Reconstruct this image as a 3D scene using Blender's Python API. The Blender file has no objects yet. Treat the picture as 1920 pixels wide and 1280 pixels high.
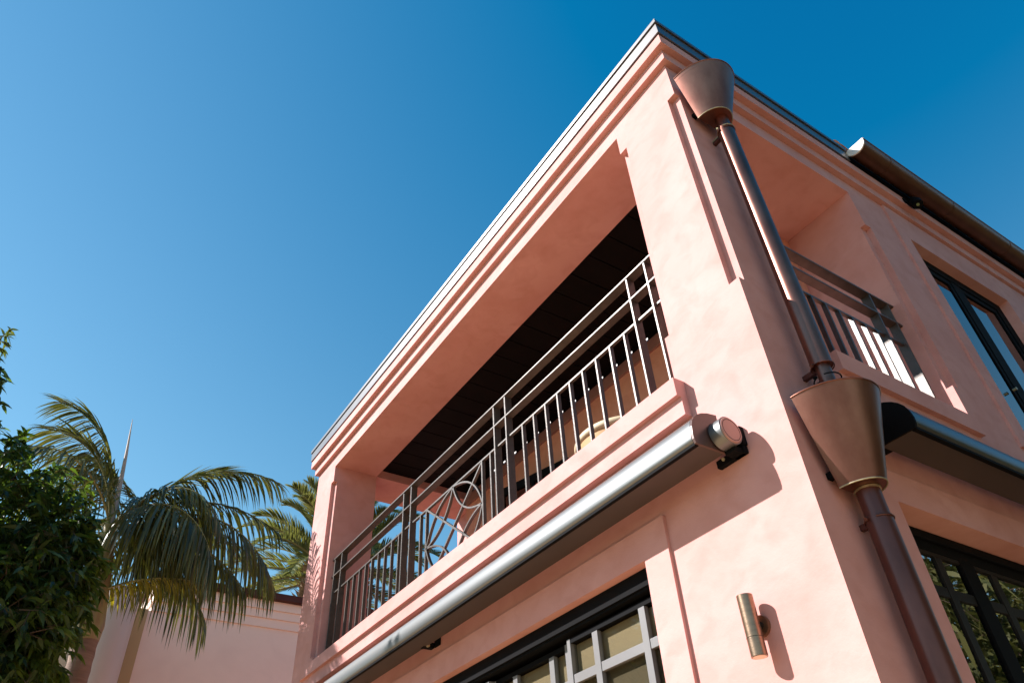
import bpy, math, random
from mathutils import Vector, Matrix
random.seed(7)
sc = bpy.context.scene
COL = sc.collection

# ------------------------------------------------------------------ camera
cam_d = bpy.data.cameras.new("camera")
cam = bpy.data.objects.new("camera", cam_d)
COL.objects.link(cam)
R0 = [[-0.54181364, -0.56222657, -0.62477136], [-0.83903138, 0.31789429, 0.44155358], [-0.04964191, 0.76344253, -0.6439652]]
Rc = [[-a for a in R0[0]], [-a for a in R0[1]], R0[2]]
M = Matrix([r + [0] for r in Rc] + [[0, 0, 0, 1]])
M.translation = Vector((1.55870998, -2.56328368, 1.6))
cam.matrix_world = M
cam_d.sensor_fit = 'HORIZONTAL'
cam_d.sensor_width = 36.0
cam_d.lens = 36.0 * 1379.666 / 1920
cam_d.clip_start = 0.05
cam_d.clip_end = 3000
sc.camera = cam

# ------------------------------------------------------------------ light
SUN = Vector((-0.67, -1.0, 0.97)).normalized()
el = math.asin(SUN.z)
w = bpy.data.worlds.new("World")
sc.world = w
w.use_nodes = True
nt = w.node_tree
nt.nodes.clear()
sky = nt.nodes.new("ShaderNodeTexSky")
sky.sky_type = 'NISHITA'
sky.sun_disc = False
sky.sun_elevation = el
sky.sun_rotation = math.atan2(SUN.x, SUN.y)
sky.altitude = 0
sky.air_density = 1.0
sky.dust_density = 0.0
sky.ozone_density = 3.0
# a very clear, polarised sky: channel gains and offsets deepen the blue away from the horizon
vm = nt.nodes.new("ShaderNodeVectorMath")
vm.operation = 'MULTIPLY_ADD'
vm.inputs[1].default_value = (1.973, 1.805, 1.262)
vm.inputs[2].default_value = (-1.262, -0.832, 0.087)
vx = nt.nodes.new("ShaderNodeVectorMath")
vx.operation = 'MAXIMUM'
vx.inputs[1].default_value = (0.01, 0.01, 0.01)
bg = nt.nodes.new("ShaderNodeBackground")
bg.inputs['Strength'].default_value = 0.0631
wo = nt.nodes.new("ShaderNodeOutputWorld")
nt.links.new(sky.outputs[0], vm.inputs[0])
nt.links.new(vm.outputs[0], vx.inputs[0])
nt.links.new(vx.outputs[0], bg.inputs['Color'])
nt.links.new(bg.outputs[0], wo.inputs['Surface'])

sun_d = bpy.data.lights.new("sun", 'SUN')
sun_d.energy = 4.8
sun_d.angle = math.radians(0.5)
sun_d.color = (1.0, 0.955, 0.915)
sun = bpy.data.objects.new("sun", sun_d)
COL.objects.link(sun)
sun.rotation_mode = 'QUATERNION'
sun.rotation_quaternion = (-SUN).to_track_quat('-Z', 'Y')
sun.location = (-20, -24, 30)

sc.view_settings.view_transform = 'Standard'
sc.view_settings.look = 'None'
sc.view_settings.exposure = 1.24
sc.view_settings.gamma = 1
sc.cycles.max_bounces = 8
sc.cycles.diffuse_bounces = 5
sc.cycles.transparent_max_bounces = 16


# ------------------------------------------------------------------ materials
def new_mat(name):
    m = bpy.data.materials.new(name)
    m.use_nodes = True
    return m, m.node_tree, m.node_tree.nodes['Principled BSDF']


def mat(name, col, rough=0.6, metal=0.0, spec=0.5, var=0.0, vscale=3.0, bump=0.0, bscale=60.0, col2=None, stretch=None, coat=0.0, dist=0.01):
    m, t, b = new_mat(name)
    b.inputs['Roughness'].default_value = rough
    b.inputs['Metallic'].default_value = metal
    b.inputs['Specular IOR Level'].default_value = spec
    b.inputs['Coat Weight'].default_value = coat
    b.inputs['Coat Roughness'].default_value = 0.38
    b.inputs['Base Color'].default_value = (*col, 1)
    tc = t.nodes.new("ShaderNodeTexCoord")
    mp = t.nodes.new("ShaderNodeMapping")
    if stretch:
        mp.inputs['Scale'].default_value = stretch
    t.links.new(tc.outputs['Object'], mp.inputs['Vector'])
    if var > 0 or col2:
        n = t.nodes.new("ShaderNodeTexNoise")
        n.inputs['Scale'].default_value = vscale
        n.inputs['Detail'].default_value = 5
        n.inputs['Roughness'].default_value = 0.6
        t.links.new(mp.outputs[0], n.inputs['Vector'])
        cr = t.nodes.new("ShaderNodeValToRGB")
        cr.color_ramp.elements[0].position = 0.3
        cr.color_ramp.elements[1].position = 0.7
        c2 = col2 or tuple(min(1, c * (1 + var)) for c in col)
        c1 = col if col2 else tuple(c * (1 - var) for c in col)
        cr.color_ramp.elements[0].color = (*c1, 1)
        cr.color_ramp.elements[1].color = (*c2, 1)
        t.links.new(n.outputs['Fac'], cr.inputs['Fac'])
        t.links.new(cr.outputs['Color'], b.inputs['Base Color'])
    if bump > 0:
        n2 = t.nodes.new("ShaderNodeTexNoise")
        n2.inputs['Scale'].default_value = bscale
        n2.inputs['Detail'].default_value = 4
        t.links.new(mp.outputs[0], n2.inputs['Vector'])
        bp = t.nodes.new("ShaderNodeBump")
        bp.inputs['Strength'].default_value = bump
        bp.inputs['Distance'].default_value = dist
        t.links.new(n2.outputs['Fac'], bp.inputs['Height'])
        t.links.new(bp.outputs['Normal'], b.inputs['Normal'])
    return m


def stucco(name, a, b_, c_, scale=1.3):
    """hand-trowelled pigmented render: soft cloudy mottling in three tones, faint trowel relief, worn arrises"""
    m, t, b = new_mat(name)
    b.inputs['Roughness'].default_value = 0.82
    b.inputs['Specular IOR Level'].default_value = 0.25
    g = t.nodes.new("ShaderNodeNewGeometry")
    mp = t.nodes.new("ShaderNodeMapping")
    mp.inputs['Scale'].default_value = (1, 1, 1.25)
    t.links.new(g.outputs['Position'], mp.inputs['Vector'])
    n1 = t.nodes.new("ShaderNodeTexNoise")
    n1.inputs['Scale'].default_value = scale
    n1.inputs['Detail'].default_value = 6
    n1.inputs['Roughness'].default_value = 0.55
    n1.inputs['Distortion'].default_value = 0.3
    n2 = t.nodes.new("ShaderNodeTexNoise")
    n2.inputs['Scale'].default_value = scale * 5
    n2.inputs['Detail'].default_value = 5
    n2.inputs['Distortion'].default_value = 0.5
    t.links.new(mp.outputs[0], n1.inputs['Vector'])
    t.links.new(mp.outputs[0], n2.inputs['Vector'])
    cr = t.nodes.new("ShaderNodeValToRGB")
    cr.color_ramp.elements[0].position = 0.32
    cr.color_ramp.elements[0].color = (*a, 1)
    cr.color_ramp.elements[1].position = 0.66
    cr.color_ramp.elements[1].color = (*b_, 1)
    t.links.new(n1.outputs['Fac'], cr.inputs['Fac'])
    cr2 = t.nodes.new("ShaderNodeValToRGB")
    cr2.color_ramp.elements[0].position = 0.45
    cr2.color_ramp.elements[0].color = (0, 0, 0, 1)
    cr2.color_ramp.elements[1].position = 0.75
    cr2.color_ramp.elements[1].color = (1, 1, 1, 1)
    t.links.new(n2.outputs['Fac'], cr2.inputs['Fac'])
    mx = t.nodes.new("ShaderNodeMix")
    mx.data_type = 'RGBA'
    t.links.new(cr2.outputs['Color'], mx.inputs[0])
    mul = t.nodes.new("ShaderNodeMath")
    mul.operation = 'MULTIPLY'
    mul.inputs[1].default_value = 0.6
    t.links.new(cr2.outputs['Color'], mul.inputs[0])
    t.links.new(mul.outputs[0], mx.inputs[0])
    t.links.new(cr.outputs['Color'], mx.inputs[6])
    mx.inputs[7].default_value = (*c_, 1)
    t.links.new(mx.outputs[2], b.inputs['Base Color'])
    n3 = t.nodes.new("ShaderNodeTexNoise")
    n3.inputs['Scale'].default_value = 9
    n3.inputs['Detail'].default_value = 7
    n3.inputs['Roughness'].default_value = 0.6
    t.links.new(mp.outputs[0], n3.inputs['Vector'])
    n4 = t.nodes.new("ShaderNodeTexNoise")
    n4.inputs['Scale'].default_value = 95
    n4.inputs['Detail'].default_value = 3
    t.links.new(mp.outputs[0], n4.inputs['Vector'])
    fb = t.nodes.new("ShaderNodeBump")
    fb.inputs['Strength'].default_value = 0.22
    fb.inputs['Distance'].default_value = 0.002
    t.links.new(n4.outputs['Fac'], fb.inputs['Height'])
    bp = t.nodes.new("ShaderNodeBump")
    bp.inputs['Strength'].default_value = 0.25
    bp.inputs['Distance'].default_value = 0.012
    t.links.new(n3.outputs['Fac'], bp.inputs['Height'])
    t.links.new(fb.outputs['Normal'], bp.inputs['Normal'])
    t.links.new(bp.outputs['Normal'], b.inputs['Normal'])
    return m


def glass_mat(name, tint=(0.75, 0.76, 0.72), ior=1.5, boost=1.0):
    m = bpy.data.materials.new(name)
    m.use_nodes = True
    t = m.node_tree
    t.nodes.clear()
    out = t.nodes.new("ShaderNodeOutputMaterial")
    mix = t.nodes.new("ShaderNodeMixShader")
    tr = t.nodes.new("ShaderNodeBsdfTransparent")
    tr.inputs[0].default_value = (*tint, 1)
    gl = t.nodes.new("ShaderNodeBsdfGlossy")
    gl.inputs['Roughness'].default_value = 0.01
    fr = t.nodes.new("ShaderNodeFresnel")
    fr.inputs['IOR'].default_value = ior
    ml = t.nodes.new("ShaderNodeMath")
    ml.operation = 'MULTIPLY'
    ml.inputs[1].default_value = boost
    ml.use_clamp = True
    n = t.nodes.new("ShaderNodeTexNoise")
    n.inputs['Scale'].default_value = 1.6
    bp = t.nodes.new("ShaderNodeBump")
    bp.inputs['Strength'].default_value = 0.06
    bp.inputs['Distance'].default_value = 0.02
    g = t.nodes.new("ShaderNodeNewGeometry")
    t.links.new(g.outputs['Position'], n.inputs['Vector'])
    t.links.new(n.outputs['Fac'], bp.inputs['Height'])
    t.links.new(bp.outputs[0], gl.inputs['Normal'])
    t.links.new(fr.outputs[0], ml.inputs[0])
    t.links.new(ml.outputs[0], mix.inputs[0])
    t.links.new(tr.outputs[0], mix.inputs[1])
    t.links.new(gl.outputs[0], mix.inputs[2])
    t.links.new(mix.outputs[0], out.inputs['Surface'])
    return m


def leaf_mat(name, c1, c2, trans=0.35, rough=0.45, spec=0.5, scale=1.5):
    m = bpy.data.materials.new(name)
    m.use_nodes = True
    t = m.node_tree
    b = t.nodes['Principled BSDF']
    out = t.nodes['Material Output']
    g = t.nodes.new("ShaderNodeNewGeometry")
    n = t.nodes.new("ShaderNodeTexNoise")
    n.inputs['Scale'].default_value = scale
    n.inputs['Detail'].default_value = 3
    t.links.new(g.outputs['Position'], n.inputs['Vector'])
    add = t.nodes.new("ShaderNodeMath")
    add.operation = 'ADD'
    mr = t.nodes.new("ShaderNodeMath")
    mr.operation = 'MULTIPLY_ADD'
    mr.inputs[1].default_value = 0.45
    mr.inputs[2].default_value = -0.22
    t.links.new(g.outputs['Random Per Island'], mr.inputs[0])
    t.links.new(n.outputs['Fac'], add.inputs[0])
    t.links.new(mr.outputs[0], add.inputs[1])
    cr = t.nodes.new("ShaderNodeValToRGB")
    cr.color_ramp.elements[0].position = 0.25
    cr.color_ramp.elements[1].position = 0.75
    cr.color_ramp.elements[0].color = (*c1, 1)
    cr.color_ramp.elements[1].color = (*c2, 1)
    t.links.new(add.outputs[0], cr.inputs['Fac'])
    t.links.new(cr.outputs[0], b.inputs['Base Color'])
    b.inputs['Roughness'].default_value = rough
    b.inputs['Specular IOR Level'].default_value = spec
    tl = t.nodes.new("ShaderNodeBsdfTranslucent")
    hsv = t.nodes.new("ShaderNodeHueSaturation")
    hsv.inputs['Value'].default_value = 2.2
    hsv.inputs['Saturation'].default_value = 1.15
    hsv.inputs['Hue'].default_value = 0.485
    t.links.new(cr.outputs[0], hsv.inputs['Color'])
    t.links.new(hsv.outputs[0], tl.inputs['Color'])
    mx = t.nodes.new("ShaderNodeMixShader")
    mx.inputs[0].default_value = trans
    t.links.new(b.outputs[0], mx.inputs[1])
    t.links.new(tl.outputs[0], mx.inputs[2])
    t.links.new(mx.outputs[0], out.inputs['Surface'])
    return m


PINK = stucco("pink_stucco", (0.53, 0.252, 0.228), (0.60, 0.312, 0.292), (0.48, 0.214, 0.188))
PINK_IN = stucco("terracotta_stucco_inside", (0.62, 0.27, 0.185), (0.68, 0.32, 0.23), (0.56, 0.23, 0.155))
NEIGH = stucco("dusty_pink_render", (0.68, 0.53, 0.46), (0.72, 0.56, 0.49), (0.64, 0.49, 0.43), 0.5)
CREAM = mat("cream_render", (0.66, 0.5, 0.34), 0.85, var=0.06, bump=0.1, bscale=12)
CAP = mat("grey_metal_capping", (0.19, 0.18, 0.178), 0.36, metal=0.85, var=0.10, vscale=2, bump=0.05, bscale=4)
CAPD = mat("capping_gap", (0.015, 0.014, 0.014), 0.8, var=0.2)
CHAR = mat("charcoal_paint", (0.014, 0.011, 0.010), 0.55, spec=0.15, var=0.15, vscale=6, bump=0.08, bscale=90)
RAIL = mat("bronze_grey_paint", (0.090, 0.077, 0.070), 0.42, metal=0.5, var=0.22, vscale=14, bump=0.15, bscale=120)
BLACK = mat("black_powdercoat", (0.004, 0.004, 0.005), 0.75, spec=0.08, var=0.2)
BARS = mat("grey_window_paint", (0.17, 0.165, 0.17), 0.38, var=0.1)
COPPER = mat("aged_copper", (0.17, 0.062, 0.047), 0.36, metal=0.92, var=0.0, vscale=5, bump=0.10, bscale=7, col2=(0.29, 0.135, 0.10), stretch=(1, 1, 0.5))
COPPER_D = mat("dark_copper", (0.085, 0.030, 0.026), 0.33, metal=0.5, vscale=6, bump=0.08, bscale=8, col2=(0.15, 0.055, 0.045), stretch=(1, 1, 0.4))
GUT = mat("brown_copper_gutter", (0.10, 0.038, 0.022), 0.36, metal=0.5, vscale=5, bump=0.06, bscale=6, col2=(0.14, 0.062, 0.038))
SOLDER = mat("solder_seam", (0.42, 0.36, 0.24), 0.4, metal=0.7, var=0.3, vscale=30)
WHITEM = mat("pale_end_plate", (0.72, 0.66, 0.63), 0.5, var=0.05)
TERRA = mat("terracotta_tile", (0.55, 0.20, 0.09), 0.8, var=0.25, vscale=9, bump=0.3, bscale=30)
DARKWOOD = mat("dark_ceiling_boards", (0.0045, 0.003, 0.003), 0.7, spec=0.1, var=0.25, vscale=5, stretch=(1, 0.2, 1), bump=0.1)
SILVER = mat("brushed_awning_metal", (0.175, 0.178, 0.18), 0.42, metal=0.75, var=0.10, vscale=3, bump=0.03, bscale=260, stretch=(0.03, 0.03, 1), dist=0.004)
AWN_UNDER = mat("awning_underside_bronze", (0.055, 0.040, 0.036), 0.5, metal=0.1, var=0.1)
BRASS = mat("antique_bronze", (0.30, 0.19, 0.125), 0.3, metal=0.85, var=0.18, vscale=14, bump=0.08, bscale=60, stretch=(1, 1, 4))
LENS = mat("frosted_lens", (0.75, 0.55, 0.42), 0.4)
GREENLENS = mat("green_lens", (0.05, 0.09, 0.012), 0.2)
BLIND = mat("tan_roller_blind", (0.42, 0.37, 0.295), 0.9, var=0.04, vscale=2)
BLIND3 = mat("shaded_brown_blind", (0.15, 0.135, 0.11), 0.9, var=0.05, vscale=2)  # darker copy of the tan blind, the room's dimness put into its colour
BLIND2 = mat("brown_roller_blind", (0.42, 0.29, 0.19), 0.9, var=0.04, vscale=2)
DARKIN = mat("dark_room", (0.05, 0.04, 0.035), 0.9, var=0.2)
PAVE = mat("terracotta_paving", (0.56, 0.37, 0.18), 0.85, var=0.15, vscale=1.4, bump=0.2, bscale=10)
POT = mat("tan_clay", (0.38, 0.20, 0.075), 0.7, var=0.10, vscale=4, bump=0.1, bscale=20)
POTRIM = mat("cream_clay_rim", (0.52, 0.42, 0.28), 0.6, var=0.08, vscale=8)
BARK = mat("grey_brown_bark", (0.12, 0.075, 0.05), 0.9, var=0.35, vscale=12, bump=0.6, bscale=25)
RINGBARK = mat("ringed_palm_bark", (0.15, 0.085, 0.065), 0.85, vscale=4, col2=(0.27, 0.17, 0.13), stretch=(0.4, 0.4, 5), bump=0.5, bscale=14)
SHAFT = mat("palm_crownshaft", (0.22, 0.13, 0.07), 0.5, vscale=3, col2=(0.30, 0.26, 0.09), stretch=(3, 3, 0.6))
SPEAR = mat("palm_spear", (0.42, 0.30, 0.24), 0.5, var=0.15, stretch=(5, 5, 0.4))
RACH = mat("frond_rachis", (0.30, 0.25, 0.10), 0.5, var=0.2)
KENTIA = leaf_mat("kentia_leaflet", (0.026, 0.033, 0.009), (0.105, 0.108, 0.026), 0.24, 0.34, 0.5)
PHOENIX = leaf_mat("phoenix_leaflet", (0.07, 0.085, 0.025), (0.15, 0.15, 0.05), 0.30, 0.4, 0.5, 2.0)
FICUS = leaf_mat("broad_leaf", (0.014, 0.030, 0.010), (0.080, 0.130, 0.024), 0.40, 0.40, 0.4, 1.2)
OLIVE = leaf_mat("far_leaf", (0.05, 0.06, 0.02), (0.14, 0.13, 0.04), 0.3, 0.5, 0.3, 0.8)
FIBRE = mat("palm_boot_fibre", (0.13, 0.075, 0.04), 0.95, vscale=9, col2=(0.30, 0.19, 0.11), bump=0.9, bscale=30)
GLASS = glass_mat("door_glass", (0.80, 0.78, 0.72), 1.45, 0.12)
GLASS2 = glass_mat("side_glass", (0.80, 0.78, 0.72), 1.5, 3.2)
GLASS3 = glass_mat("upper_glass", (0.10, 0.10, 0.10), 1.8, 1.25)


# ------------------------------------------------------------------ mesh builder
class MB:
    def __init__(s):
        s.v = []
        s.f = []
        s.smooth = []

    def add(s, verts, faces, smooth=False):
        o = len(s.v)
        s.v += [tuple(p) for p in verts]
        s.f += [tuple(i + o for i in f) for f in faces]
        s.smooth += [smooth] * len(faces)
        return s

    def box(s, x0, x1, y0, y1, z0, z1):
        v = [(x, y, z) for z in (z0, z1) for y in (y0, y1) for x in (x0, x1)]
        f = [(0, 2, 3, 1), (4, 5, 7, 6), (0, 1, 5, 4), (2, 6, 7, 3), (0, 4, 6, 2), (1, 3, 7, 5)]
        return s.add(v, f)

    def prism(s, poly, z0, z1):
        """plan polygon (counter-clockwise) extruded upwards"""
        n = len(poly)
        v = [(x, y, z0) for x, y in poly] + [(x, y, z1) for x, y in poly]
        f = [tuple(range(n - 1, -1, -1)), tuple(range(n, 2 * n))]
        f += [(i, (i + 1) % n, n + (i + 1) % n, n + i) for i in range(n)]
        return s.add(v, f)

    def extrude(s, prof, fn, a, b, smooth=False, caps=True):
        """closed profile [(p,z)] swept from a to b, fn(p,z,t)->xyz"""
        n = len(prof)
        v = [fn(p, z, a) for p, z in prof] + [fn(p, z, b) for p, z in prof]
        s.add(v, [(i, (i + 1) % n, n + (i + 1) % n, n + i) for i in range(n)], smooth)
        if caps:
            s.add(v, [tuple(range(n - 1, -1, -1)), tuple(range(n, 2 * n))])
        return s

    def tube(s, pts, radii, seg=12, smooth=True, caps=True):
        pts = [Vector(p) for p in pts]
        if not isinstance(radii, (list, tuple)):
            radii = [radii] * len(pts)
        rings = []
        up = None
        for i, p in enumerate(pts):
            d = (pts[min(i + 1, len(pts) - 1)] - pts[max(i - 1, 0)]).normalized()
            if up is None:
                up = Vector((0, 0, 1)) if abs(d.z) < 0.9 else Vector((1, 0, 0))
            a = d.cross(up)
            if a.length < 1e-4:
                a = d.cross(Vector((0, 1, 0)))
            a.normalize()
            b = a.cross(d).normalized()
            up = b
            rings.append([p + (a * math.cos(2 * math.pi * k / seg) + b * math.sin(2 * math.pi * k / seg)) * radii[i] for k in range(seg)])
        v = [q for r in rings for q in r]
        f = []
        for i in range(len(rings) - 1):
            for k in range(seg):
                f.append((i * seg + k, i * seg + (k + 1) % seg, (i + 1) * seg + (k + 1) % seg, (i + 1) * seg + k))
        s.add(v, f, smooth)
        if caps:
            n = len(rings)
            s.add(v, [tuple(range(seg)), tuple(range((n - 1) * seg, n * seg))[::-1]])
        return s

    def bar(s, pts, wx, dy, nrm=Vector((0, 1, 0))):
        """flat bar following pts: width wx in the plane, depth dy along nrm (centred)"""
        pts = [Vector(p) for p in pts]
        rings = []
        for i, p in enumerate(pts):
            d = (pts[min(i + 1, len(pts) - 1)] - pts[max(i - 1, 0)]).normalized()
            a = d.cross(nrm).normalized() * wx / 2
            n = nrm * dy / 2
            rings.append([p + a - n, p + a + n, p - a + n, p - a - n])
        v = [q for r in rings for q in r]
        f = []
        for i in range(len(rings) - 1):
            for k in range(4):
                f.append((i * 4 + k, i * 4 + (k + 1) % 4, (i + 1) * 4 + (k + 1) % 4, (i + 1) * 4 + k))
        f += [(0, 1, 2, 3), tuple(range(len(v) - 4, len(v)))[::-1]]
        return s.add(v, f)

    def build(s, name, material, parent=None, bevel=0.0, fix=True):
        me = bpy.data.meshes.new(name)
        off = parent.matrix_world.translation if False else Vector(parent['_o']) if parent is not None and '_o' in parent else Vector((0, 0, 0))
        me.from_pydata([tuple(Vector(p) - off) for p in s.v], [], s.f)
        me.polygons.foreach_set('use_smooth', s.smooth)
        me.update()
        if fix:
            import bmesh
            bm = bmesh.new()
            bm.from_mesh(me)
            bmesh.ops.recalc_face_normals(bm, faces=bm.faces)
            bm.to_mesh(me)
            bm.free()
        me.materials.append(material)
        o = bpy.data.objects.new(name, me)
        COL.objects.link(o)
        if parent is not None:
            o.parent = parent
            if '_o' in parent:
                o['_o'] = tuple(off)
        if bevel > 0:
            md = o.modifiers.new("bevel", 'BEVEL')
            md.width = bevel
            md.segments = 2
            md.limit_method = 'ANGLE'
        return o


def thing(name, label, cat, loc=(0, 0, 0), group=None):
    o = bpy.data.objects.new(name, None)
    COL.objects.link(o)
    o.location = loc
    o.empty_display_size = 0.3
    o['_o'] = tuple(loc)
    o['label'] = label
    o['category'] = cat
    if group:
        o['group'] = group
    return o


# world-coordinates are used when building; MB.build subtracts the parent's origin '_o' (all parents sit unrotated)
N_ = 0.043   # depth of the pillar rebates
NW = 0.068   # their width

# ------------------------------------------------------------------ ground
g = MB().add([(-400, -400, 0), (400, -400, 0), (400, 400, 0), (-400, 400, 0)], [(0, 1, 2, 3)]).build("ground", PAVE)
g['kind'] = 'structure'
g.data.materials[0] = mat("dark_ground", (0.075, 0.062, 0.045), 0.95, var=0.3, vscale=0.6)
tg = MB().add([(-11, -7, 0.004), (7, -7, 0.004), (7, 1.5, 0.004), (-11, 1.5, 0.004)], [(0, 1, 2, 3)]).build("pavement", PAVE)
tg['kind'] = 'structure'

# ------------------------------------------------------------------ the pink building
B = thing("pink_building", "large pink rendered two storey building with corner loggia and black framed doors", "building", (-3.2, 3, 0))
XL = -6.4
OL, OR = -5.85, -0.57      # front opening of the loggia
OS = 1.93                  # end of side opening
PD = 0.53                  # pillar depth
ZS, ZT = 6.19, 6.60        # soffit of the beam, top of the wall
LX = -0.62

wl = MB()
# corner pillar
def cp(y1): return [(OR, 0), (0, 0), (0, y1), (OR, y1)]
wl.prism([(OR, 0), (0, 0), (0, 0.435), (0.015, 0.435), (0.015, 0.61), (OR, 0.61)], 0, 3.11)
wl.prism([(OR, 0), (0, 0), (0, 0.435), (0.015, 0.435), (0.015, 0.53), (OR, 0.53)], 3.11, 3.28)
wl.prism(cp(PD), 3.28, 4.255)
wl.prism([(OR, N_), (OR + NW, N_), (OR + NW, 0), (-NW, 0), (-NW, N_), (0, N_), (0, PD), (OR, PD)], 4.255, 5.995)
wl.prism(cp(PD), 5.995, ZT)
# left pillar
wl.prism([(XL, 0), (OL, 0), (OL, PD), (XL, PD)], 0, 4.02)
wl.prism([(XL, 0), (OL - NW, 0), (OL - NW, N_), (OL, N_), (OL, PD), (XL, PD)], 4.02, 5.995)
wl.prism([(XL, 0), (OL, 0), (OL, PD), (XL, PD)], 5.995, ZT)
# front spandrel and beam
wl.box(OL, OR, 0, 0.45, 3.28, 3.90)
wl.box(-5.5, -0.835, -0.020, 0.45, 3.11, 3.28)
wl.box(-0.835, OR, 0, 0.45, 0, 3.28)
wl.box(-1.01, -0.835, -0.020, 0.45, 0, 3.11)
wl.box(OL, -5.5, 0, 0.45, 0, 3.28)
wl.box(-5.5, -5.3, -0.020, 0.45, 0, 3.11)
wl.box(OL, OR, 0, PD, ZS, ZT)
# side beam, parapet
wl.box(LX, 0, PD, OS, ZS, ZT)
wl.box(-0.45, 0, PD, OS, 3.28, 3.90)
wl.box(-0.45, 0.015, 0.53, 6.2, 3.11, 3.28)
# second pillar on the side
wl.prism([(LX, OS), (0, OS), (0, 2.45), (LX, 2.45)], 3.28, 4.255)
wl.prism([(LX, OS), (-N_, OS), (-N_, OS + NW), (0, OS + NW), (0, 2.45), (LX, 2.45)], 4.255, 5.80)
wl.prism([(LX, OS), (0, OS), (0, 2.45), (LX, 2.45)], 5.80, ZT)
wl.box(-0.4, 0.0, 2.45, 12, 3.28, 3.95)
wl.box(-0.4, 0.018, 2.45, 2.62, 3.95, 6.34)
wl.box(-0.4, 0.018, 2.62, 4.10, 6.00, 6.34)
wl.box(-0.4, 0.018, 4.10, 12, 3.95, 6.34)
wl.box(-0.4, 0.0, 2.45, 12, 6.34, ZT)
wl.box(-0.4, 0, 6.2, 12, 0, 3.28)
# left end of the loggia
wl.box(XL, OL, PD, 1.97, ZS, ZT)
wl.box(XL, XL + 0.4, PD, 1.97, 0, 3.90)
wl.prism([(XL, 1.97), (OL, 1.97), (OL, 2.6), (XL, 2.6)], 0, ZT)
wl.box(XL + 0.01, XL + 0.3, 2.6, 12, 0, 6.2)
wl.build("wall", PINK, B)

# loggia inside
wi = MB()
DX0, DX1, DZ = -5.15, -3.55, 5.62
wi.box(OL, DX0, 1.79, 1.90, 3.5, 6.235)
wi.box(DX1, LX, 1.79, 1.90, 3.5, 6.235)
wi.box(LX - 0.16, LX, 1.90, 1.935, 3.5, 6.235)
wi.box(DX0, DX1, 1.79, 1.90, DZ, 6.235)
wi.build("loggia_back_wall", PINK_IN, B)
pl = MB()
pl.box(OL, LX, 1.765, 1.79, 6.08, 6.212)
pl.build("wall_plate", mat("plate_paint", (0.30, 0.15, 0.13), 0.8, var=0.08), B)
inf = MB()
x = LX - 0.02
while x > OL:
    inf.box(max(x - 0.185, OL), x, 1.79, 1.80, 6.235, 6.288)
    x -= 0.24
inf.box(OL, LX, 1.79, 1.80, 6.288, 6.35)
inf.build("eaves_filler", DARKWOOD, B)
MB().box(OL, LX, 1.840, 1.850, 6.25, 6.42).build("sun_catch_strip", WHITEM, B)  # added pale strip, catches sun as bright dots through the filler gaps
fl = MB().box(XL + 0.4, -0.45, 0.45, 1.79, 3.3, 3.5)
fl.build("loggia_floor", mat("loggia_floor_tile", (0.35, 0.2, 0.13), 0.7, var=0.1), B)
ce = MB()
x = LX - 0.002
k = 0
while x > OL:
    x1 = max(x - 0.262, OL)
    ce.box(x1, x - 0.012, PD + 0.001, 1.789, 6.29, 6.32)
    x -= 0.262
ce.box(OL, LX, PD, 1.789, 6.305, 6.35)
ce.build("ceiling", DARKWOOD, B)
ro = MB().box(XL + 0.1, -0.1, 0.1, 1.40, ZT, ZT + 0.06)
ro.build("loggia_roof", CAPD, B)

# cornice and capping
def ell(p, ye=12.0):
    return [(XL - p, -p), (p, -p), (p, ye), (-0.2, ye), (-0.2, 0.3), (XL + 0.2, 0.3), (XL + 0.2, 2.7), (XL - p, 2.7)]
co = MB().prism(ell(0.043), 6.350, 6.455)
co.prism(ell(0.088), 6.455, 6.553)
co.build("cornice", PINK, B)
cg = MB().prism(ell(0.070), 6.553, 6.564)
cg.prism(ell(0.085, 2.04), 6.669, 6.684)
cg.build("capping_gap", CAPD, B)
cc = MB().prism(ell(0.101, 2.04), 6.564, 6.669)
cc.prism(ell(0.112, 2.04), 6.682, 6.720)
cc.build("roof_capping", CAP, B)

# ledge bands
le = MB()
le.box(-5.93, -0.512, -0.080, 0.45, 3.800, 3.912)
le.box(-5.93, -0.512, -0.050, 0.0, 3.690, 3.800)
le.build("window_ledge", PINK, B)
le = MB()
le.box(-0.40, 0.080, 0.50, 1.79, 3.790, 3.912)
le.box(0.0, 0.050, 0.50, 1.79, 3.690, 3.790)
le.build("window_ledge", PINK, B)

# ------------------------------------------------------------------ doors, windows
def bars_x(mb, x0, x1, y0, y1, zs, vs, ztop, zbot, bw=0.024):
    for v_ in vs:
        mb.box(v_ - bw, v_ + bw, y0, y1, zbot, ztop)
    for z_ in zs:
        last = x0
        for v_ in sorted(vs) + [None]:
            e = (v_ - bw) if v_ is not None else x1
            mb.box(last, e, y0 + 0.004, y1, z_ - bw, z_ + bw)
            if v_ is not None:
                last = v_ + bw

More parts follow.
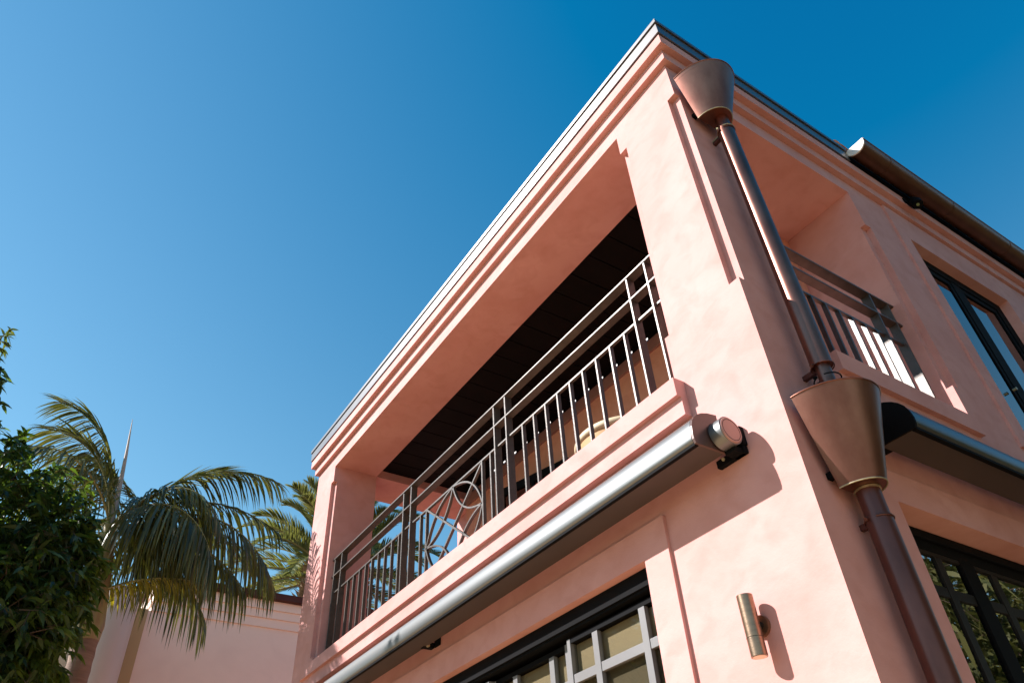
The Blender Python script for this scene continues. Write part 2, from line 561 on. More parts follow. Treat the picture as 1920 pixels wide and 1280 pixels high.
# front folding doors: frame head + five leaves
fh = MB()
fh.box(-5.3, -1.01, 0.04, 0.30, 3.022, 3.108)
fh.box(-5.3, -1.01, 0.055, 0.10, 3.008, 3.022)
fh.box(-5.3, -5.27, 0.05, 0.25, 0, 3.022)
fh.box(-1.04, -1.01, 0.05, 0.25, 0, 3.022)
fh.build("door_frame", BLACK, B)
for i in range(5):
    x0, x1 = -1.845 - 0.835 * i, -1.02 - 0.835 * i
    yo = 0.085 if i % 2 == 0 else 0.125
    if i % 2:
        x0 -= 0.02
        x1 -= 0.02
    d = MB()
    a, b_ = x0, x1
    d.box(a, a + 0.030, yo, yo + 0.045, 0.02, 2.985)
    d.box(b_ - 0.045, b_, yo, yo + 0.045, 0.02, 2.985)
    d.box(a + 0.030, b_ - 0.045, yo, yo + 0.045, 0.02, 0.3)
    w_ = b_ - a
    v1, v2 = a + 0.250, b_ - 0.185
    bars_x(d, a + 0.030, b_ - 0.045, yo + 0.002, yo + 0.034, [2.768, 2.36, 1.95, 1.54, 1.1, 0.7], [v1, v2], 2.958, 0.3)
    dd = d.build("french_door", BARS, B, bevel=0.002)
    MB().box(a + 0.030, b_ - 0.045, yo + 0.001, yo + 0.045, 2.958, 2.985).build("top_rail", BLACK, dd)  # black stands in for shade on the leaf head, bars stay grey
    MB().box(a + 0.028, b_ - 0.04, yo + 0.024, yo + 0.029, 0.28, 2.965).build("pane", GLASS, dd)
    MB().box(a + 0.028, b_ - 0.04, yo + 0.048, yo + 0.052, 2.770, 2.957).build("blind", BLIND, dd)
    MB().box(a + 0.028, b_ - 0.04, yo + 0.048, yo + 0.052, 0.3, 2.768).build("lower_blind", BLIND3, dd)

# side ground-floor window wall
sf = MB()
SX = -0.13
sf.box(SX - 0.10, SX + 0.0, 0.61, 6.2, 3.01, 3.108)
sf.box(SX, SX + 0.02, 0.61, 6.2, 3.06, 3.106)
for (ya, yb) in ((1.25, 1.375), (2.18, 2.305), (3.11, 3.235), (4.04, 4.165), (4.97, 5.095)):
    sf.box(SX - 0.10, SX + 0.002, ya, yb, 0, 3.01)
sf.box(SX - 0.1, SX + 0.002, 0.61, 0.67, 0, 3.01)
sf.build("door_frame", BLACK, B, bevel=0.003)
for (ya, yb) in ((0.67, 1.25), (1.375, 2.18), (2.305, 3.11), (3.235, 4.04), (4.165, 4.97), (5.095, 6.2)):
    d = MB()
    d.box(SX - 0.06, SX - 0.002, ya, yb, 2.99, 3.01)
    vs = [1.058] if ya < 1 else [ya + 0.175, yb - 0.175]
    for v_ in vs:
        d.box(SX - 0.03, SX - 0.003, v_ - 0.030, v_ + 0.030, 0.3, 2.99)
    for z_ in (2.811, 2.36, 1.9, 1.45, 1.0):
        seq = [ya] + [q for v_ in vs for q in (v_ - 0.032, v_ + 0.032)] + [yb]
        for q in range(0, len(seq), 2):
            d.box(SX - 0.028, SX - 0.005, seq[q], seq[q + 1], z_ - 0.025, z_ + 0.025)
    d.box(SX - 0.06, SX - 0.005, ya, yb, 0.0, 0.3)
    dd = d.build("french_door", CHAR, B, bevel=0.002)
    MB().box(SX - 0.017, SX - 0.013, ya, yb, 0.28, 3.0).build("pane", GLASS2, dd)
    MB().box(SX - 0.040, SX - 0.035, ya, yb, 1.0, 3.0).build("blind", BLIND2, dd)

# side upper window
uf = MB()
UX = -0.065
uf.box(UX - 0.08, UX, 2.62, 4.10, 5.90, 5.998)
uf.box(UX - 0.08, UX, 2.62, 2.70, 3.95, 5.90)
uf.box(UX - 0.08, UX, 3.98, 4.10, 3.95, 5.90)
uf.box(UX - 0.07, UX - 0.004, 3.25, 3.38, 3.95, 5.90)
uf.build("window_frame", BLACK, B, bevel=0.003)
d = MB()
for (ya, yb) in ((2.70, 3.25), (3.38, 3.98)):
    d.box(UX - 0.06, UX - 0.01, ya, ya + 0.05, 3.95, 5.90)
    d.box(UX - 0.06, UX - 0.01, yb - 0.05, yb, 3.95, 5.90)
    d.box(UX - 0.06, UX - 0.01, ya + 0.05, yb - 0.05, 5.84, 5.90)
dd = d.build("window", BLACK, B, bevel=0.002)
MB().box(UX - 0.024, UX - 0.020, 2.70, 3.98, 3.95, 5.88).build("pane", GLASS3, dd)
MB().tube([(UX, 3.165, 4.70), (UX + 0.03, 3.165, 4.70)], 0.012, 10).build("window_knob", SOLDER, dd)

# loggia door: black frame and one leaf standing ajar
lf = MB()
lf.box(DX0, DX1, 1.80, 1.86, DZ - 0.06, DZ)
lf.box(DX0, DX0 + 0.06, 1.80, 1.86, 3.5, DZ - 0.06)
lf.box(DX1 - 0.06, DX1, 1.80, 1.86, 3.5, DZ - 0.06)
lf.build("door_frame", BLACK, B)
hx, hy = -3.62, 1.74
ca, sa = math.cos(math.radians(195.3)), math.sin(math.radians(195.3))
def LFp(u, v, z): return (hx + u * ca - v * sa, hy + u * sa + v * ca, z)
d = MB()
def lbox(u0, u1, v0, v1, z0, z1):
    v = [LFp(u, vv, z) for z in (z0, z1) for vv in (v0, v1) for u in (u0, u1)]
    d.add(v, [(0, 2, 3, 1), (4, 5, 7, 6), (0, 1, 5, 4), (2, 6, 7, 3), (0, 4, 6, 2), (1, 3, 7, 5)])
ZD = 5.60
lbox(0, 0.09, 0, 0.045, 3.52, ZD); lbox(0.91, 1.0, 0, 0.045, 3.52, ZD); lbox(0.09, 0.91, 0, 0.045, ZD - 0.09, ZD)
lbox(0.09, 0.91, 0, 0.045, 3.52, 3.75); lbox(0.47, 0.51, 0.005, 0.04, 3.75, ZD - 0.09)
dd = d.build("door_leaf", BLACK, B)
d = MB(); lbox(0.09, 0.91, 0.02, 0.026, 3.75, ZD - 0.09)
d.build("pane", GLASS3, dd)
# dark rooms behind
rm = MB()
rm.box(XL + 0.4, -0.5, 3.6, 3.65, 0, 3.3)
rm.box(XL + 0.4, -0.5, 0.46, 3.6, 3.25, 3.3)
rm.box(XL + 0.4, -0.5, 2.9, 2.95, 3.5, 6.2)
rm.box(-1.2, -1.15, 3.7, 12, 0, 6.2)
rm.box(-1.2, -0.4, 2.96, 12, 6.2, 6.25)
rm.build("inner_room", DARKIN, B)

# side roof: barrel tiles and boarded eave behind the gutter
for i in range(38):
    yy = 2.19 + i * 0.235
    t_ = MB()
    pr = []
    for q in range(9):
        a = math.pi * q / 8
        pr.append((math.cos(a), math.sin(a)))
    v, f = [], []
    for (xx, zz, rr) in ((0.06, 6.86, 0.115), (-0.45, 7.03, 0.10)):
        for c, s_ in pr:
            v.append((xx, yy + c * rr, zz + s_ * rr * 0.8))
        for c, s_ in pr:
            v.append((xx, yy + c * (rr - 0.02), zz + s_ * (rr - 0.02) * 0.8))
    for q in range(8):
        f += [(q, q + 1, 18 + q + 1, 18 + q), (9 + q + 1, 9 + q, 27 + q, 27 + q + 1), (q, 9 + q, 9 + q + 1, q + 1), (18 + q, 18 + q + 1, 27 + q + 1, 27 + q)]
    t_.add(v, f, True)
    t_.build("roof_tile", TERRA, B)
MB().tube([(0.05, 2.09, 6.845), (-0.45, 2.09, 6.98)], [0.08, 0.075], 20).build("roof_tile", TERRA, B)
rb = MB()
rb.add([(0.07, 2.12, 6.772), (0.07, 12, 6.772), (-0.9, 12, 7.09), (-0.9, 2.12, 7.09), (0.07, 2.12, 6.80), (0.07, 12, 6.80), (-0.9, 12, 7.12), (-0.9, 2.12, 7.12)],
       [(0, 1, 2, 3), (4, 7, 6, 5), (0, 4, 5, 1), (2, 6, 7, 3), (0, 3, 7, 4), (1, 5, 6, 2)])
rb.build("roof", DARKWOOD, B)
MB().box(-0.2, 0.088, 2.05, 12, 6.556, 6.765).build("eave_shade_board", BLACK, B)  # black board put in for the shade between gutter and cornice

# ------------------------------------------------------------------ gutter
G = thing("roof_gutter", "large half round brown copper gutter running along the side roof edge", "gutter", (0.18, 2.06, 6.6))
GC, GR, GZ = 0.178, 0.086, 6.672
prof = []
for q in range(17):
    a = math.pi + math.pi * q / 16
    prof.append((GC + GR * math.cos(a), GZ + GR * 0.95 * math.sin(a)))
prof_in = [(GC + (p - GC) * 0.95, GZ + (z - GZ) * 0.95) for p, z in reversed(prof)]
lip = [(GC + GR, GZ + 0.014), (GC + GR - 0.02, GZ + 0.014)]
full = prof + lip + prof_in
fnY = lambda p, z, t: (p, t, z)
MB().extrude(full, fnY, 2.06, 12, smooth=True).build("gutter_trough", GUT, G)
MB().tube([(GC + GR - 0.004, 2.05, GZ + 0.012), (GC + GR - 0.004, 12, GZ + 0.012)], 0.011, 10).build("gutter_bead", GUT, G)
ep = [(GC + (p - GC) * 1.0, GZ + (z - GZ) * 1.0) for p, z in prof] + [(GC + GR, GZ + 0.02), (GC - GR, GZ + 0.02)]
MB().extrude(ep, fnY, 2.045, 2.058).build("end_cap", WHITEM, G)
for yy in (2.42, 3.35, 4.3, 5.3, 6.3, 7.3):
    pr2 = [(GC + (p - GC) * 1.035, GZ + (z - GZ) * 1.035) for p, z in prof]
    MB().extrude(pr2 + list(reversed(prof)), fnY, yy, yy + 0.016, smooth=False).build("joint_strap", GUT, G)

# ------------------------------------------------------------------ downpipe with two conductor heads
D = thing("downpipe", "copper downpipe with two flared conductor heads on the shaded corner of the pink building", "downpipe", (0.1, 0.22, 0))
XB = 0.04
def head(y0_, hw0, p0, y1_, hw1, p1, z0, z1, m, name):
    """half-round flared rain head with a flat back held just off the wall; z0 bottom, z1 top"""
    mb = MB()
    n = 32
    rings = []
    for t in (0, 0.5, 1):
        z = z0 + (z1 - z0) * t
        hw = hw0 + (hw1 - hw0) * t
        p = p0 + (p1 - p0) * t
        yc = y0_ + (y1_ - y0_) * t
        rings.append([(XB + p * math.sin(math.pi * k / n), yc - hw * math.cos(math.pi * k / n), z) for k in range(n + 1)])
    v = [q for r in rings for q in r]
    f = []
    for i in range(2):
        for k in range(n):
            f.append((i * (n + 1) + k, i * (n + 1) + k + 1, (i + 1) * (n + 1) + k + 1, (i + 1) * (n + 1) + k))
    mb.add(v, f, True)
    mb.add(v, [tuple(range(n + 1))])
    mb.add(v, [(0, (n + 1), 2 * (n + 1), 2 * (n + 1) + n, (n + 1) + n, n)])
    yc = y1_
    top = [(XB + (q[0] - XB) * 0.96, yc + (q[1] - yc) * 0.96, q[2] - 0.03) for q in rings[2]]
    mb.add(top, [tuple(range(n, -1, -1))])
    o = mb.build(name, m, D)
    MB().tube(rings[2], 0.004, 8).build("rolled_rim", m, o)
    MB().tube([(q[0] + 0.001, q[1], q[2]) for q in rings[0]], 0.0035, 8).build("solder_seam", SOLDER, o)
    MB().box(0.0, XB, yc - 0.10, yc - 0.07, z0 + 0.06, z0 + 0.09).box(0.0, XB, yc + 0.07, yc + 0.10, z1 - 0.1, z1 - 0.07).build("standoff", BLACK, o)
    return o
H1 = head(0.225, 0.12, 0.15, 0.208, 0.222, 0.272, 5.73, 6.10, COPPER, "conductor_head")
H2 = head(0.228, 0.10, 0.145, 0.232, 0.222, 0.262, 3.04, 3.462, COPPER, "conductor_head")
PX1, PY1 = 0.110, 0.247
MB().tube([(PX1, PY1, 5.735), (PX1, PY1, 5.60)], 0.043, 24).build("spigot", COPPER, D)
MB().tube([(PX1, PY1, 5.60), (PX1, PY1, 3.68)], 0.051, 32).build("pipe", COPPER, D)
MB().tube([(PX1, PY1, 3.68), (PX1, PY1, 3.42)], 0.036, 24).build("spigot", COPPER, D)
PX2, PY2 = 0.088, 0.248
MB().tube([(PX2, PY2, 3.045), (PX2, PY2, 2.91)], 0.050, 24).build("spigot", COPPER_D, D)
MB().tube([(PX2, PY2, 2.91), (PX2, PY2, 0.02)], 0.055, 32).build("pipe", COPPER_D, D)
MB().tube([(PX2, PY2, 3.038), (PX2, PY2, 3.030)], 0.056, 24).build("solder_ring", SOLDER, D)
def strap(px, py, z, r, m):
    mb = MB()
    pts = [(px + r * math.cos(a), py + r * math.sin(a), z) for a in [math.pi * (0.62 + 1.76 * k / 20) - math.pi for k in range(21)]]
    pts = [(0.0, pts[0][1], z)] + pts + [(0.0, pts[-1][1], z)] if False else pts
    mb.tube(pts, 0.0035, 6)
    mb.box(0.0, px - r * 0.5, py - 0.012, py + 0.012, z - 0.012, z + 0.012)
    mb.tube([(px - r * 0.3, py - r - 0.012, z - 0.004), (px - r * 0.3, py - r + 0.004, z + 0.006)], 0.008, 8)
    return mb.build("pipe_bracket", m, D)
strap(PX1, PY1, 5.605, 0.054, SOLDER)
strap(PX1, PY1, 5.59, 0.054, COPPER_D)
strap(PX1, PY1, 3.675, 0.054, COPPER_D)
strap(PX1, PY1, 3.60, 0.062, BLACK)
strap(PX2, PY2, 2.90, 0.058, COPPER_D)
strap(PX2, PY2, 1.2, 0.060, COPPER_D)

# ------------------------------------------------------------------ awnings
def awning_profile():
    return [(0.075, 3.352), (0.260, 3.352), (0.267, 3.375), (0.268, 3.40), (0.263, 3.43), (0.250, 3.465), (0.233, 3.488), (0.208, 3.510), (0.175, 3.528), (0.13, 3.542), (0.075, 3.550)]
def build_awning(label, front, a, b, endname=True):
    T = thing("folding_arm_awning", label, "awning", ((a + b) / 2, -0.1, 3.4) if front else (0.1, a, 3.4), group=None)
    fn = (lambda p, z, t: (t, -p, z)) if front else (lambda p, z, t: (p, t, z))
    pr = awning_profile()
    # cassette shell (top and front) and its underside
    sh = MB()
    shell = pr[1:] + [(0.04, 3.40), (0.215, 3.40)]
    sh.extrude(pr[1:] + [(0.075, 3.36)], fn, a, b, smooth=False)
    o = sh.build("cassette", SILVER if front else AWN2, T)
    for p in o.data.polygons:
        p.use_smooth = len(p.vertices) == 4
    un = MB()
    un.extrude([(0.078, 3.344), (0.252, 3.344), (0.252, 3.358), (0.078, 3.358)], fn, a + 0.002, b - 0.002)
    un.build("awning_underside", AWN_UNDER, T)
    for (e0, e1) in ((a - 0.012, a), (b, b + 0.012)):
        MB().extrude([(p + (0.003 if p > 0.1 else -0.002), z + (0.003 if z > 3.41 else -0.010)) for p, z in pr], fn, e0, e1).build("end_cap", BLACK if not front else CAPEND, T, bevel=0.002)
        MB().extrude([(p * 1.012, z + (0.002 if z > 3.45 else -0.003)) for p, z in pr], fn, min(e0, e1) + (0.012 if e1 == a else -0.004), min(e0, e1) + (0.016 if e1 == a else 0.0)).build("trim_ring", BLACK, T)
    MB().extrude([(0.238, 3.338), (0.261, 3.338), (0.261, 3.3515), (0.238, 3.3515)], fn, a, b).build("front_bar", BLACK, T)
    return T, fn
CAPEND = mat("brown_end_plate", (0.10, 0.055, 0.048), 0.35, metal=0.2, var=0.1)
AWN2 = mat("smooth_awning_metal", (0.10, 0.10, 0.105), 0.32, metal=0.8, var=0.06, vscale=3)
A1, fn1 = build_awning("long silver roller awning cassette fixed below the front balcony ledge", True, -5.75, -0.327)
# end roller drum
DY, DZZ = -0.100, 3.415
dr = MB().tube([(-0.305, DY, DZZ), (-0.238, DY, DZZ)], 0.072, 40)
o = dr.build("roller_drum", SILVER, A1)
MB().tube([(-0.238, DY, DZZ), (-0.232, DY, DZZ)], [0.068, 0.064], 40).build("drum_face", mat("drum_face_pink", (0.34, 0.19, 0.165), 0.42, metal=0.2, var=0.06), o)
MB().tube([(-0.2325, DY + 0.055 * math.cos(t), DZZ + 0.055 * math.sin(t)) for t in [2 * math.pi * k / 36 for k in range(37)]], 0.0016, 6).build("drum_groove", BLACK, o)
bk = MB()
bk.box(-0.327, -0.305, -0.14, -0.03, 3.36, 3.48)
bk.build("hinge_block", BLACK, A1, bevel=0.004)
bk = MB()
bk.box(-0.315, -0.255, -0.085, 0, 3.325, 3.352)
bk.box(-0.42, -0.245, -0.03, 0, 3.325, 3.365)
bk.box(-0.300, -0.238, -0.03, 0, 3.365, 3.465)
bk.build("wall_bracket", BLACK, A1, bevel=0.004)
MB().tube([(-0.37, -0.031, 3.352), (-0.37, -0.036, 3.350)], 0.009, 10).build("screw", SOLDER, A1)
for bx_ in (-3.20, -5.2):
    bk = MB()
    bk.box(bx_ - 0.06, bx_ + 0.02, -0.012, 0, 3.345, 3.43)
    bk.box(bx_ - 0.10, bx_ - 0.05, -0.10, -0.012, 3.34, 3.377)
    bk.tube([(bx_ - 0.2, -0.09, 3.36), (bx_ - 0.06, -0.06, 3.36)], 0.014, 10)
    o = bk.build("arm_bracket", BLACK, A1, bevel=0.003)
    MB().tube([(bx_ - 0.03, -0.07, 3.35), (bx_ - 0.03, -0.085, 3.345)], 0.014, 12).build("bolt", SOLDER, o)
A2, fn2 = build_awning("dark roller awning cassette on the shaded side wall behind the conductor head", False, 0.545, 5.6)
bk = MB().box(0.0, 0.075, 0.60, 0.66, 3.36, 3.53).box(0.0, 0.075, 2.6, 2.66, 3.36, 3.53)
bk.build("wall_bracket", BLACK, A2)

# ------------------------------------------------------------------ wall light
L = thing("wall_light", "slim bronze cylinder up and down light on the sunlit corner pillar", "wall light", (-0.432, 0, 2.6))
cx, cy = -0.424, -0.066
lc = MB().tube([(cx, cy, 2.472), (cx, cy, 2.716)], 0.0335, 40)
o = lc.build("lamp_body", BRASS, L)
MB().tube([(cx, cy, 2.4715), (cx, cy, 2.4705)], 0.028, 32).build("lens", LENS, L)
MB().tube([(cx + 0.0336 * math.cos(t), cy + 0.0336 * math.sin(t), 2.545) for t in [2 * math.pi * k / 36 for k in range(37)]], 0.0009, 5).build("body_joint", BLACK, o)
MB().tube([(cx, -0.034, 2.60), (cx, -0.014, 2.60)], 0.018, 20).build("neck", CHAR, L)
MB().tube([(cx, -0.016, 2.60), (cx, 0.0, 2.60)], 0.042, 32).build("wall_rose", BRASS, L)

# ------------------------------------------------------------------ small spotlight beneath the gutter
S = thing("security_spotlight", "small black security spotlight tucked beneath the brown gutter", "spotlight", (0.09, 2.85, 6.45))
sb = MB().box(0.076, 0.10, 2.74, 2.90, 6.475, 6.53)
sb.box(0.10, 0.135, 2.80, 2.86, 6.46, 6.52)
sb.build("mount", BLACK, S, bevel=0.004)
sb = MB().tube([(0.12, 2.84, 6.52), (0.145, 2.81, 6.45), (0.16, 2.79, 6.40)], [0.04, 0.05, 0.042], 20)
o = sb.build("spot_head", BLACK, S)
MB().tube([(0.158, 2.786, 6.402), (0.16, 2.780, 6.394)], 0.013, 16).build("lens", GREENLENS, o)

# ------------------------------------------------------------------ railings
BW, BD, PDp = 0.015, 0.030, 0.065
def railing_front():
    T = thing("balcony_railing", "long bronze grey balcony railing with square petal ornament across the sunlit front opening", "railing", (-3.2, 0.13, 3.9), "balcony railings of the loggia")
    y0, y1 = 0.100, 0.165
    ym = 0.1325
    MB().box(OL, OR, y0 - 0.004, y1, 5.030, 5.044).build("handrail", RAIL, T, bevel=0.0015)
    MB().box(OL, OR, y0, y1 - 0.002, 4.838, 4.852).build("middle_rail", RAIL, T, bevel=0.0015)
    MB().box(OL, OR, ym - 0.012, ym + 0.012, 4.655, 4.671).build("lower_rail", RAIL, T, bevel=0.0015)
    pm = None
    for x in (-0.682, -0.858, -2.37, -2.538, -3.985, -4.138, -5.602, -5.79):
        if pm is None:
            pm = MB().box(x - BW / 2, x + BW / 2, y0 + 0.001, y1 - 0.001, 3.905, 5.031).build("post", RAIL, T, bevel=0.0015)
            px0 = x
        else:
            c = pm.copy()
            COL.objects.link(c)
            c.parent = T
            c.location.x = x - px0
    bm_ = None
    xs = [-0.989 - 0.1487 * i for i in range(9)] + [-2.635, -3.812] + [-4.242 - 0.1462 * i for i in range(9)]
    for x in xs:
        if bm_ is None:
            bm_ = MB().box(x - BW / 2, x + BW / 2, ym - BD / 2, ym + BD / 2, 3.905, 4.656).build("baluster", RAIL, T, bevel=0.0012)
            bx0 = x
        else:
            c = bm_.copy()
            COL.objects.link(c)
            c.parent = T
            c.location.x = x - bx0
    for x in (-2.762, -3.70):
        c = bm_.copy()
        COL.objects.link(c)
        c.parent = T
        c.location.x = x - bx0
    # ornament
    xl, xr, zt, zb = -3.692, -2.770, 4.655, 3.935
    xm, zm = (xl + xr) / 2, (zt + zb) / 2
    def leaf(P, Q, sag):
        P = Vector((P[0], ym, P[1])); Q = Vector((Q[0], ym, Q[1]))
        d = (Q - P)
        nrm = Vector((-d.z, 0, d.x)).normalized()
        for s_ in (1, -1):
            pts = []
            for k in range(21):
                u = k / 20
                pts.append(P + d * u + nrm * (s_ * sag * 4 * u * (1 - u)))
            yield pts
    o = MB()
    A_, B_, C_, D_ = (xm, zt), (xr, zm), (xm, zb), (xl, zm)
    orn = thing
    for P, Q, sg in ((A_, B_, 0.095), (C_, D_, 0.095), (A_, D_, 0.085), (C_, B_, 0.085)):
        for pts in leaf(P, Q, sg):
            o.bar(pts, 0.013, 0.026)
    oo = o.build("petal_scroll", RAIL, T)
    MB().bar([(xl, ym - 0.002, zt), (xr, ym - 0.002, zb)], 0.016, 0.022).build("diagonal_bar", RAIL, T)
    MB().bar([(xr, ym + 0.002, zt), (xl, ym + 0.002, zb)], 0.014, 0.024).build("diagonal_bar", RAIL, T)
    return T
railing_front()
def railing_side():
    T = thing("balcony_railing", "shorter dark balcony railing in the shaded side opening beside the downpipe", "railing", (-0.13, 1.2, 3.9), "balcony railings of the loggia")
    x0, x1 = -0.165, -0.100
    xm = -0.1325
    MB().box(x0, x1 + 0.004, PD, OS, 5.005, 5.019).build("handrail", RAILD, T, bevel=0.0015)
    MB().box(x0 + 0.002, x1, PD, OS, 4.828, 4.842).build("middle_rail", RAILD, T, bevel=0.0015)
    MB().box(xm - 0.012, xm + 0.012, PD, 1.88, 4.645, 4.661).build("lower_rail", RAILD, T, bevel=0.0015)
    for y in (0.60, 0.78, 1.655, 1.865):
        MB().box(x0 + 0.001, x1 - 0.001, y - BW / 2, y + BW / 2, 3.905, 5.006).build("post", RAILD, T, bevel=0.0015)
    for y in (0.90, 1.033, 1.165, 1.298, 1.43, 1.555):
        MB().box(xm - BD / 2, xm + BD / 2, y - BW / 2, y + BW / 2, 3.905, 4.646).build("baluster", RAILD, T, bevel=0.0012)
    return T
RAILD = mat("dark_bronze_paint", (0.085, 0.075, 0.07), 0.40, metal=0.6, var=0.2, vscale=14, bump=0.12, bscale=120)
railing_side()

# ------------------------------------------------------------------ planter on the balcony
P = thing("planter", "large tan bowl planter with cream rim standing behind the front balcony railing", "planter", (-2.24, 1.21, 3.5))
pb = MB()
prf = [(0.20, 3.5), (0.29, 3.58), (0.355, 3.78), (0.395, 4.10), (0.412, 4.45), (0.405, 4.82)]
n = 40
def lathe(mb, prf, cx, cy, n=64):
    v = [(cx + r * math.cos(2 * math.pi * k / n), cy + r * math.sin(2 * math.pi * k / n), z) for r, z in prf for k in range(n)]
    f = [(i * n + k, i * n + (k + 1) % n, (i + 1) * n + (k + 1) % n, (i + 1) * n + k) for i in range(len(prf) - 1) for k in range(n)]
    mb.add(v, f, True)
lathe(pb, prf, -2.24, 1.21)
lathe(pb, [(0.36, 4.82), (0.35, 4.60)], -2.24, 1.21)
lathe(pb, [(0.35, 4.60), (0.0, 4.60)], -2.24, 1.21)
pb.add([(-2.24 + 0.2 * math.cos(2 * math.pi * k / n), 1.21 + 0.2 * math.sin(2 * math.pi * k / n), 3.5) for k in range(n)], [tuple(range(n))])
pb.build("bowl", POT, P)
rim = MB()
lathe(rim, [(0.406, 4.802), (0.423, 4.81), (0.430, 4.835), (0.420, 4.86), (0.40, 4.868)], -2.24, 1.21)
lathe(rim, [(0.40, 4.868), (0.365, 4.86), (0.36, 4.81)], -2.24, 1.21)
lathe(rim, [(0.36, 4.802), (0.406, 4.802)], -2.24, 1.21)
rim.build("rim", POTRIM, P)

# ------------------------------------------------------------------ neighbouring building
NX = -10.6
NB = thing("neighbouring_building", "low dusty pink building with banded cornice and brown eave behind the palms", "building", (NX, 3, 0))
def nz(z): return z
nb = MB()
nb.box(NX - 6, NX, -1.30, 14, 0, 5.92)
nb.build("wall", NEIGH, NB)
nc = MB()
nc.box(NX - 6, NX + 0.025, -0.93, 14, 5.92, 6.06)
nc.box(NX - 6, NX + 0.05, -0.955, 14, 6.06, 6.19)
nc.box(NX - 6, NX + 0.075, -0.98, 14, 6.19, 6.33)
nc.build("cornice", NEIGH, NB)
ng = MB()
ng.box(NX - 6, NX + 0.16, -1.05, 14, 6.33, 6.445)
ng.build("eave_fascia", mat("oxblood_fascia", (0.060, 0.020, 0.015), 0.6, spec=0.15, var=0.2), NB, bevel=0.01)
# rounded corner turret and the tan strip beside it
tc_ = MB().tube([(NX + 0.35, -1.43, 0), (NX + 0.35, -1.43, 6.0)], 0.255, 48)
tc_.build("round_turret", mat("turret_render", (0.46, 0.35, 0.31), 0.5, var=0.05, vscale=1), NB)
MB().box(NX - 0.02, NX + 0.10, -1.165, -0.99, 0, 5.9).build("tan_pilaster", mat("tan_strip", (0.40, 0.27, 0.13), 0.7, var=0.08, vscale=2, stretch=(1, 1, 0.3)), NB)
MB().box(NX - 0.02, NX + 0.115, -1.185, -1.165, 0, 5.9).build("edge_trim", CHAR, NB)

CB = thing("cream_building", "cream rendered building glimpsed between the leafy tree and the round turret", "building", (-15, -5, 0))
c_ = MB()
ang = math.radians(-38)
ca, sa = math.cos(ang), math.sin(ang)
def rp(u, v, z): return (-14.5 + u * ca - v * sa, -1.6 + u * sa + v * ca, z)
def rbox(mb, u0, u1, v0, v1, z0, z1):
    v = [rp(u, vv, z) for z in (z0, z1) for vv in (v0, v1) for u in (u0, u1)]
    mb.add(v, [(0, 2, 3, 1), (4, 5, 7, 6), (0, 1, 5, 4), (2, 6, 7, 3), (0, 4, 6, 2), (1, 3, 7, 5)])
rbox(c_, -5, 0.6, -9, 0, 0, 6.8)
c_.build("wall", CREAM, CB)
c_ = MB(); rbox(c_, -5.2, 0.8, -9.2, 0.2, 6.8, 7.0)
c_.build("roof_edge", CREAM, CB)

# ------------------------------------------------------------------ plants
def bez(P, n):
    """Bezier through control points P"""
    P = [Vector(p) for p in P]
    out = []
    for i in range(n + 1):
        t = i / n
        Q = list(P)
        while len(Q) > 1:
            Q = [Q[k].lerp(Q[k + 1], t) for k in range(len(Q) - 1)]
        out.append(Q[0])
    return out


def leaflet(mb, base, d, L, W, droop, seg=4, twist=None):
    """tapered blade that leaves along d and bends down; slight V section"""
    d = d.normalized()
    up = Vector((0, 0, 1))
    side = d.cross(up)
    if side.length < 0.05:
        side = Vector((1, 0, 0))
    side.normalize()
    if twist:
        side = (side * math.cos(twist) + d.cross(side) * math.sin(twist)).normalized()
    pts = []
    p = base.copy()
    dd = d.copy()
    step = L / seg
    prof = [0.45, 1.0, 0.85, 0.55, 0.0] if seg == 4 else [0.6, 1.0, 0.6, 0.0]
    for i in range(seg + 1):
        wv = W * prof[i]
        pts.append((p - side * wv, p + side * wv))
        dd = (dd + Vector((0, 0, -droop / seg))).normalized()
        p = p + dd * step
    v = []
    for a, b in pts[:-1]:
        v += [a, b]
    v.append(pts[-1][0])
    f = [(2 * i, 2 * i + 1, 2 * i + 3, 2 * i + 2) for i in range(seg - 1)]
    f.append((2 * seg - 2, 2 * seg - 1, 2 * seg))
    mb.add(v, f, True)


def frond(parent, ctrl, n, L, W, droop, rr=0.014, m=KENTIA, fwd=0.5, start=0.14, upv=None, lift=0.0, jit=0.12):
    pts = bez(ctrl, 40)
    rb_ = MB().tube(pts, [rr * (1 - 0.85 * i / 40) for i in range(41)], 6)
    fo = rb_.build("frond", RACH, parent)
    mb = MB()
    for i in range(n):
        t = start + (1 - start) * i / (n - 1)
        q = t * 40
        k = min(39, int(q))
        p = pts[k].lerp(pts[k + 1], q - k)
        tan = (pts[k + 1] - pts[k]).normalized()
        side = tan.cross(upv or Vector((0, 0, 1)))
        if side.length < 0.1:
            side = Vector((1, 0, 0))
        side.normalize()
        nn = side.cross(tan).normalized()
        env = math.sin(math.pi * min(1, (t - start) / (1 - start) * 0.8 + 0.2)) ** 0.6
        for s_ in (1, -1):
            dl = side * s_ + tan * (fwd + 0.8 * t ** 2) + nn * lift
            dl += Vector((random.uniform(-jit, jit), random.uniform(-jit, jit), random.uniform(-jit, jit)))
            leaflet(mb, p, dl, L * (0.45 + 0.6 * env) * random.uniform(0.88, 1.1), W * random.uniform(0.8, 1.15), droop * random.uniform(0.75, 1.25), twist=random.uniform(-0.9, 0.9))
    mb.build("leaflets", m, fo, fix=False)
    return fo


